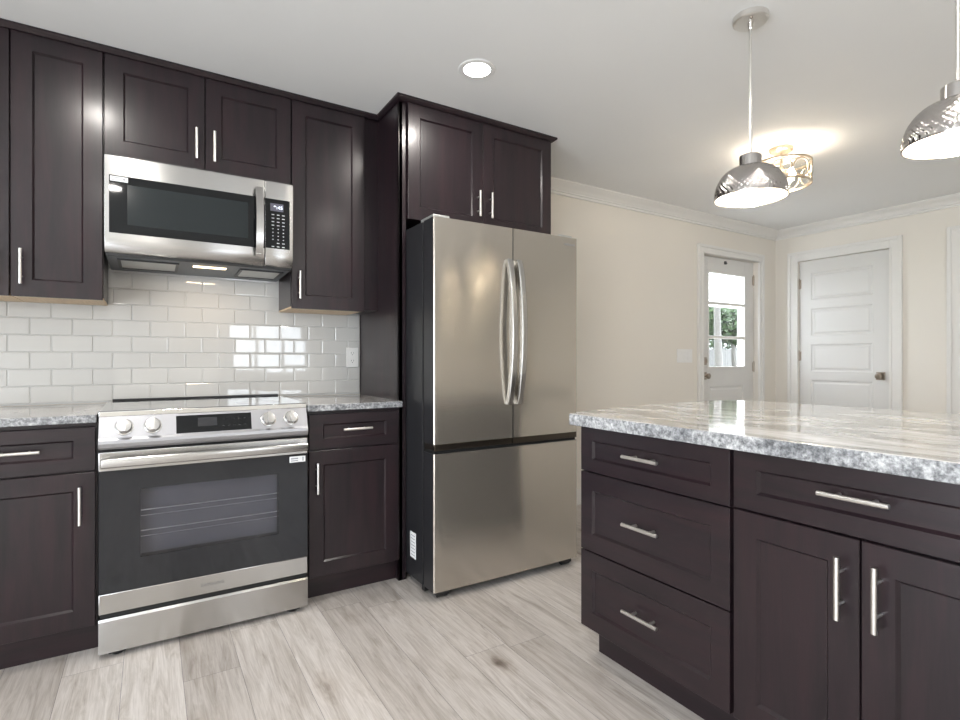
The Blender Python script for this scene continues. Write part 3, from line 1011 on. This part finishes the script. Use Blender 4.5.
link('vent_lip', MB().box(MX0+.004, MX1-.004, 2.715, 2.735, 1.560, 1.572, .002), M['black_plastic'], mw)

# ------------------------------------------------------------------ refrigerator
FX0, FX1, FY = 1.112, 1.992, 2.191
fr = thing('refrigerator', ((FX0+FX1)/2, 2.62, 0), 'stainless steel french-door refrigerator with bottom freezer drawer', 'refrigerator')
link('refrigerator_body', MB().box(FX0+.001, FX1-.001, 2.318, 3.05, .035, 1.785, .004), M['dark_side'], fr)
link('gasket', MB().box(FX0+.008, FX1-.008, 2.300, 2.320, .06, 1.775), M['black_gap'], fr)


def fdoor(x0, x1, z0, z1, left_round, right_round):
    mb = MB(); bm = mb.bm
    n = 24; pts = []
    for k in range(n+1):
        t = k/n; x = x0 + (x1-x0)*t
        y = FY + .004
        u = (x-FX0)/(FX1-FX0)
        y -= .004*(1-(2*u-1)**2)
        e = .008
        if left_round and x-x0 < e: y += .006*(1-(x-x0)/e)**2
        if right_round and x1-x < e: y += .006*(1-(x1-x)/e)**2
        pts.append((x, y))
    # denser ends
    ex = []
    for (a, flag, s) in ((x0, left_round, 1), (x1, right_round, -1)):
        if flag:
            for q in (.0012, .0028, .005):
                x = a+s*q; u = (x-FX0)/(FX1-FX0)
                ex.append((x, FY+.004-.004*(1-(2*u-1)**2)+.006*(1-q/.008)**2))
    pts = sorted(pts+ex)
    yb = 2.300
    front = [[bm.verts.new((x, y, z)) for x, y in pts] for z in (z0, z1)]
    mb.mi = 0
    for k in range(len(pts)-1): mb._mark([bm.faces.new((front[0][k], front[0][k+1], front[1][k+1], front[1][k]))])
    mb.mi = 1
    bk = [[bm.verts.new((x, yb, z)) for x in (x0, x1)] for z in (z0, z1)]
    mb._mark([bm.faces.new((bk[0][0], bk[0][1], bk[1][1], bk[1][0])),
              bm.faces.new((front[0][0], front[1][0], bk[1][0], bk[0][0])),
              bm.faces.new((front[0][-1], front[1][-1], bk[1][1], bk[0][1])),
              bm.faces.new(front[0]+[bk[0][1], bk[0][0]]), bm.faces.new(front[1]+[bk[1][1], bk[1][0]])])
    return mb


fs = [M['fridge_steel'], M['dark_side']]
SEAM = 1.5565
dl = link('door', fdoor(FX0, SEAM-.0025, .728, 1.785, True, False), fs, fr, angle=30)
dr = link('door', fdoor(SEAM+.0025, FX1, .728, 1.785, False, True), fs, fr, angle=30)
fz = link('freezer_drawer', fdoor(FX0, FX1, .040, .683, True, True), fs, fr, angle=30)
mb = MB(); mb.box(FX0+.003, SEAM-.004, FY+.006, 2.298, .697, .7275, .002); mb.box(SEAM+.004, FX1-.003, FY+.006, 2.298, .697, .7275, .002)
link('grip_recess', mb, M['grip'], fr)
link('freezer_seal', MB().box(FX0+.003, FX1-.003, FY+.02, 2.298, .683, .697), M['black_gap'], fr)
for hx, dd in ((1.529, dl), (1.588, dr)):
    hp = []
    for k in range(25):
        t = k/24; zz = .900 + t*(1.622-.900)
        hp.append((hx, FY - .006 - .046*math.sin(PI*t)**.68, zz))
    mb = MB(); mb.sweep(hp, [(-.016, -.011), (-.012, -.014), (.012, -.014), (.016, -.011), (.016, .008), (.012, .011), (-.012, .011), (-.016, .008)], (1, 0, 0))
    link('handle', mb, M['handle_steel'], dd, angle=35)
for xa in (FX0+.012, FX1-.10):
    mb = MB(); mb.box(xa, xa+.088, 2.225, 2.36, 1.785, 1.805, .004); mb.box(xa+.01, xa+.078, 2.36, 2.46, 1.785, 1.797, .003)
    link('hinge_cover', mb, M['filter'], fr)
for xa in (FX0+.025, FX1-.095):
    mb = MB(); mb.box(xa, xa+.07, 2.215, 2.30, .012, .038, .004); mb.tube([(xa+.01, 2.235, .018), (xa+.06, 2.235, .018)], .018, 16)
    link('roller_foot', mb, M['black_plastic'], fr)
    mb = MB(); mb.box(xa, xa+.06, 2.93, 3.0, .0, .036)
    link('rear_foot', mb, M['black_plastic'], fr)
link('base_grille', MB().box(FX0+.004, FX1-.004, 2.30, 2.33, .012, .040), M['black_plastic'], fr)
sk = link('rating_sticker', MB().box(FX0-.0006, FX0+.0012, 2.392, 2.455, .135, .262), M['label'], fr)
mb = MB()
for k in range(7): mb.box(FX0-.0009, FX0-.0005, 2.400, 2.447, .148+k*.016, .1515+k*.016)
link('sticker_print', mb, M['label_grey'], sk)
lettering(dr, 'SAMSUNG', .015, TY(FY+.0012), 1.935, 1.745, M['label_grey'], 'brand_lettering')

# ------------------------------------------------------------------ pendants
def pendant(x, y, label, first):
    p = thing('pendant_lamp', (x, y, H), label, 'pendant lamp', 'hammered metal pendants above the island')
    zr = 1.749
    mb = MB(); mb.lathe([(.010, H-.024), (.058, H-.024), (.063, H-.020), (.064, H-.001), (.01, H-.0005)], x, y, 40)
    cn = link('canopy', mb, M['nickel'], p)
    for a in (0.6, 0.6+PI):
        mb = MB(); mb.sphere((x+.040*math.cos(a), y+.040*math.sin(a), H-.025), .006)
        link('canopy_screw', mb, M['nickel_dk'], cn)
    mb = MB(); mb.tube([(x, y, 1.90), (x, y, H-.02)], .0058, 14); mb.lathe([(.0065, 2.405), (.009, 2.41), (.010, 2.437)], x, y, 16)
    link('rod', mb, M['nickel'], p)
    mb = MB(); mb.lathe([(.008, 1.917), (.036, 1.916), (.040, 1.912), (.040, 1.872), (.037, 1.868), (.010, 1.867)], x, y, 36)
    link('socket_cup', mb, M['hammered'], p)
    # hammered dome
    n, rows = 200, 50
    def shell(off, amp, flip):
        rings = []
        for j in range(rows+1):
            t = j/rows
            ang = t*PI/2*.97
            r = .028 + (.130-.028)*math.sin(ang)**.92
            z = zr + (1.872-zr)*math.cos(ang)**.95 if t < 1 else zr
            rings.append((r-off, z-off*.6*(1-t)))
        return rings
    mb = MB(); bm = mb.bm
    prof = shell(0, 0, 0)
    R = []
    for j, (r, z) in enumerate(prof):
        row_ = []
        for k in range(n):
            dm = .0022*math.cos(2*PI*k/5)*math.cos(2*PI*j/5) if 0 < j < rows-1 else 0
            rr = r + dm
            row_.append(bm.verts.new((x+rr*math.cos(2*PI*k/n), y+rr*math.sin(2*PI*k/n), z)))
        R.append(row_)
    mb._skin(R, False)
    sh = link('shade', mb, M['hammered'], p, angle=60)
    mb = MB(); bm = mb.bm; R = []
    for j, (r, z) in enumerate(shell(.003, 0, 0)):
        R.append([bm.verts.new((x+(r+(.0012*math.cos(2*PI*k/5)*math.cos(2*PI*j/5) if 0 < j < rows-1 else 0))*math.cos(2*PI*k/n), y+(r+(.0012*math.cos(2*PI*k/5)*math.cos(2*PI*j/5) if 0 < j < rows-1 else 0))*math.sin(2*PI*k/n), z)) for k in range(n)])
    mb._skin(R, False)
    link('shade_lining', mb, M['lamp_inner'], sh, angle=60)
    mb = MB(); mb.lathe([(.1265, zr-.001), (.1310, zr-.001), (.1315, zr+.002), (.1265, zr+.003)], x, y, 96, True)
    link('rim', mb, M['hammered'], sh)
    mb = MB(); mb.lathe([(.012, 1.868), (.014, 1.845), (.025, 1.822), (.029, 1.802), (.025, 1.783), (.012, 1.773)], x, y, 24)
    link('bulb', mb, M['bulb'], p)


pendant(1.984, 1.200, 'hammered metal dome pendant on a rod, seen whole above the far end of the island', True)
pendant(1.987, .576, 'hammered metal dome pendant cut off by the right picture edge', False)

# ------------------------------------------------------------------ drum flush light
DX, DY, DR = 3.385, 1.845, .165
dt = thing('ceiling_light', (DX, DY, H), 'round champagne metal drum ceiling light with crystal circles', 'ceiling light')
mb = MB(); mb.lathe([(.01, H-.028), (.055, H-.026), (.066, H-.018), (.068, H-.001), (.01, H-.0005)], DX, DY, 36); link('canopy', mb, M['champagne'], dt)
mb = MB(); mb.tube([(DX, DY, H-.02), (DX, DY, 2.30)], .008, 12)
for k in range(3):
    a = 2*PI*k/3+.3; mb.tube([(DX, DY, 2.352), (DX+DR*math.cos(a), DY+DR*math.sin(a), 2.352)], .0035, 8)
link('stem', mb, M['champagne'], dt)
for zz in (2.352, 2.222):
    mb = MB(); mb.lathe([(DR-.004, zz-.006), (DR+.004, zz-.006), (DR+.004, zz+.006), (DR-.004, zz+.006)], DX, DY, 72, True)
    link('frame_ring', mb, M['champagne'], dt)
NC = 9
for k in range(NC):
    a = 2*PI*(k+.25)/NC; ca, sa = math.cos(a), math.sin(a); rc = .0535; zc = 2.287
    pts = []
    for q in range(33):
        b = 2*PI*q/32
        s_ = rc*math.cos(b)/DR
        pts.append((DX+DR*math.cos(a+s_), DY+DR*math.sin(a+s_), zc+rc*math.sin(b)))
    mb = MB(); mb.tube(pts, .0042, 8, False)
    ring = link('circle_frame', mb, M['champagne'], dt)
    mb = MB(); bm = mb.bm
    # faceted crystal disc
    P_ = lambda u, n, w: (DX+(DR+n)*ca - u*sa, DY+(DR+n)*sa + u*ca, zc+w)
    rings = []
    for r_, nn in ((.012, -.013), (.030, -.009), (.040, -.002), (.040, .002), (.030, .009), (.012, .013)):
        rings.append([bm.verts.new(P_(r_*math.cos(2*PI*q/14), nn - .006, r_*math.sin(2*PI*q/14))) for q in range(14)])
    mb._skin(rings)
    link('crystal_disc', mb, M['crystal'], ring, smooth=False)
for k in range(3):
    a = 2*PI*k/3+.9
    mb = MB(); bx_, by_ = DX+.06*math.cos(a), DY+.06*math.sin(a)
    mb.lathe([(.009, 2.322), (.012, 2.310), (.017, 2.285), (.016, 2.270), (.006, 2.245)], bx_, by_, 16)
    link('bulb', mb, M['drum_bulb'], dt)
mb = MB(); mb.tube([(DX, DY, 2.30), (DX, DY, 2.24)], .010, 12)
for k in range(3):
    a = 2*PI*k/3+.9; mb.tube([(DX, DY, 2.318), (DX+.06*math.cos(a), DY+.06*math.sin(a), 2.318)], .004, 8)
link('socket_arms', mb, M['champagne'], dt)
mb = MB(); mb.lathe([(.02, 2.214), (.10, 2.217), (.158, 2.221), (.158, 2.224), (.10, 2.220), (.02, 2.217)], DX, DY, 60, True)
link('bottom_glass', mb, M['crystal'], dt)

# ------------------------------------------------------------------ recessed downlights
def downlight(x, y, label, k=1.0):
    c = thing('recessed_downlight', (x, y, H), label, 'downlight', 'recessed ceiling downlights')
    mb = MB(); mb.lathe([(.062, H-.006), (.082, H-.005), (.086, H-.001), (.062, H-.0005)], x, y, 48, True)
    link('trim_ring', mb, M['white_pl'], c)
    mb = MB(); mb.lathe([(.01, H-.0045), (.061, H-.0040), (.0615, H-.0008), (.01, H-.0005)], x, y, 48)
    link('lens', mb, M['can_lens'], c)
    d = bpy.data.lights.new('downlight_lamp', 'AREA'); d.shape = 'DISK'; d.size = .115; d.energy = CAN_POWER*k; d.color = (1, .95, .89)
    l = bpy.data.objects.new('downlight_lamp', d); COL.objects.link(l); l.parent = c; l.location = (0, 0, -.0065)


downlight(1.273, 2.076, 'round white recessed downlight glowing in the ceiling in front of the refrigerator')
for (x, y, l) in ((-.23, 2.0, 'recessed downlight in the ceiling in front of the microwave, outside the frame'),
                  (-.25, .4, 'recessed downlight above the camera, outside the frame'),
                  (1.47, .42, 'recessed downlight behind the island drawers, outside the frame'),
                  (1.7, -1.9, 'recessed downlight above the sink window, outside the frame'),
                  (4.4, .8, 'unseen downlight added over the dining side for brightness, outside the frame')):  # the dining-side lamp is an added fill light
    downlight(x, y, l, 0.45 if x > 4 else .7 if x > 1.4 and y > 0 else 1.0)

# ------------------------------------------------------------------ switch plate and outlet
sw = thing('light_switch', (4.09, YW, 1.10), 'white three-gang light switch plate on the wall beside the glazed door', 'light switch')
link('cover_plate', MB().box(3.985, 4.196, YW-.006, YW, 1.097, 1.218, .003), M['white_pl'], sw)
for k in range(3):
    xc = 4.0905 + (k-1)*.052
    mb = MB(); mb.prism([(YW-.0058, 1.124), (YW-.0095, 1.124), (YW-.0070, 1.157), (YW-.0095, 1.191), (YW-.0058, 1.191)], 'X', xc-.017, xc+.017)
    link('rocker', mb, M['white_pl'], sw)
ou = thing('wall_outlet', (1.02, YW, 1.08), 'white electrical outlet on the tiled wall beside the end panel', 'outlet')
link('cover_plate', MB().box(.986, 1.056, YW-.0125, YW-.0076, 1.078, 1.194, .002), M['white_pl'], ou)
for zc in (1.113, 1.159):
    mb = MB(); mb.box(1.004, 1.038, YW-.0142, YW-.0124, zc-.015, zc+.015, .004)
    rc_ = link('receptacle', mb, M['white_pl'], ou)
    mb = MB()
    for dx in (-.007, .007): mb.box(1.021+dx-.0012, 1.021+dx+.0012, YW-.0146, YW-.0141, zc-.001, zc+.008)
    mb.box(1.0190, 1.0230, YW-.0146, YW-.0141, zc-.010, zc-.005)
    link('slots', mb, M['grey_slot'], rc_)

# ------------------------------------------------------------------ outside the glazed door
struct('ground', MB().box(-12, 30, YW+4.2, 30, -.32, -.2), M['grass'], smooth=False)
struct('porch_slab', MB().box(2, 12, YW+.13, YW+4.2, -.2, -.03), M['concrete'], smooth=False)
mb = MB()
for k in range(60):
    xa = 6.0 + k*.14; mb.box(xa+.002, xa+.138, 6.9, 6.92, 2.25, 2.95)
mb.box(6, 14.4, 6.92, 7.0, 2.25, 2.95)
tag(link('porch_fascia', mb, M['porch'], smooth=False), 'white boarded porch beam seen through the top pane of the glazed door', 'porch beam')
for x, lb in ((11.12, 'white porch post at the right edge of the door glass'),):
    mb = MB(); mb.box(x-.09, x+.09, 6.72, 6.98, -.03, 2.25, .01); mb.box(x-.12, x+.12, 6.69, 7.01, -.03, .10, .01)
    tag(link('porch_post', mb, M['porch']), lb, 'post')
mb = MB()
for k in range(90):
    xa = 12.5 + k*.15; mb.box(xa+.004, xa+.146, 11.5, 11.525, -.2, 1.50 + .012*((k*7) % 3))
tag(link('garden_fence', mb, M['fence'], smooth=False), 'weathered board fence seen through the lower pane of the glazed door', 'fence')


def tree(x, y, r, h, label, seed, cz, cr, n):
    rnd = random.Random(seed)
    t = thing('garden_tree', (x, y, -.2), label, 'tree')
    mb = MB(); pts = [(x+.05*math.sin(k*1.3)*k/3, y, -.2 + h*k/6) for k in range(7)]
    mb.tube(pts, r, 14, True, r*.55)
    link('trunk', mb, M['bark'], t)
    mb = MB(); bm = mb.bm
    for k in range(n):
        a, b = rnd.random()*2*PI, math.acos(2*rnd.random()-1); rr = cr*(.45+.55*rnd.random()**.5)
        c = Vector((x+rr*math.sin(b)*math.cos(a), y+rr*math.sin(b)*math.sin(a), cz+rr*.8*math.cos(b)))
        s = .07+.07*rnd.random()
        u = Vector((rnd.gauss(0, 1), rnd.gauss(0, 1), rnd.gauss(0, 1))).normalized(); w = u.orthogonal().normalized(); 
        vs = [bm.verts.new(c+u*s), bm.verts.new(c+w*s*.45), bm.verts.new(c-u*s), bm.verts.new(c-w*s*.45)]
        bm.faces.new(vs)
    link('foliage', mb, M['leaf'], t, smooth=False)


tree(13.2, 8.9, .12, 4.0, 'tree with a pale thick trunk seen through the middle pane of the glazed door', 1, 4.0, 1.0, 700)
tree(16.6, 10.6, .10, 3.0, 'leafy green tree beside the porch post outside the glazed door', 2, 2.3, .85, 2600)
tree(13.9, 9.7, .07, 2.4, 'green shrubby tree at the left edge of the door glass', 3, 2.2, .62, 1500)
tree(21.6, 14.4, .14, 3.4, 'broad leafy tree behind the weathered fence outside the glazed door', 4, 2.6, 1.9, 5200)
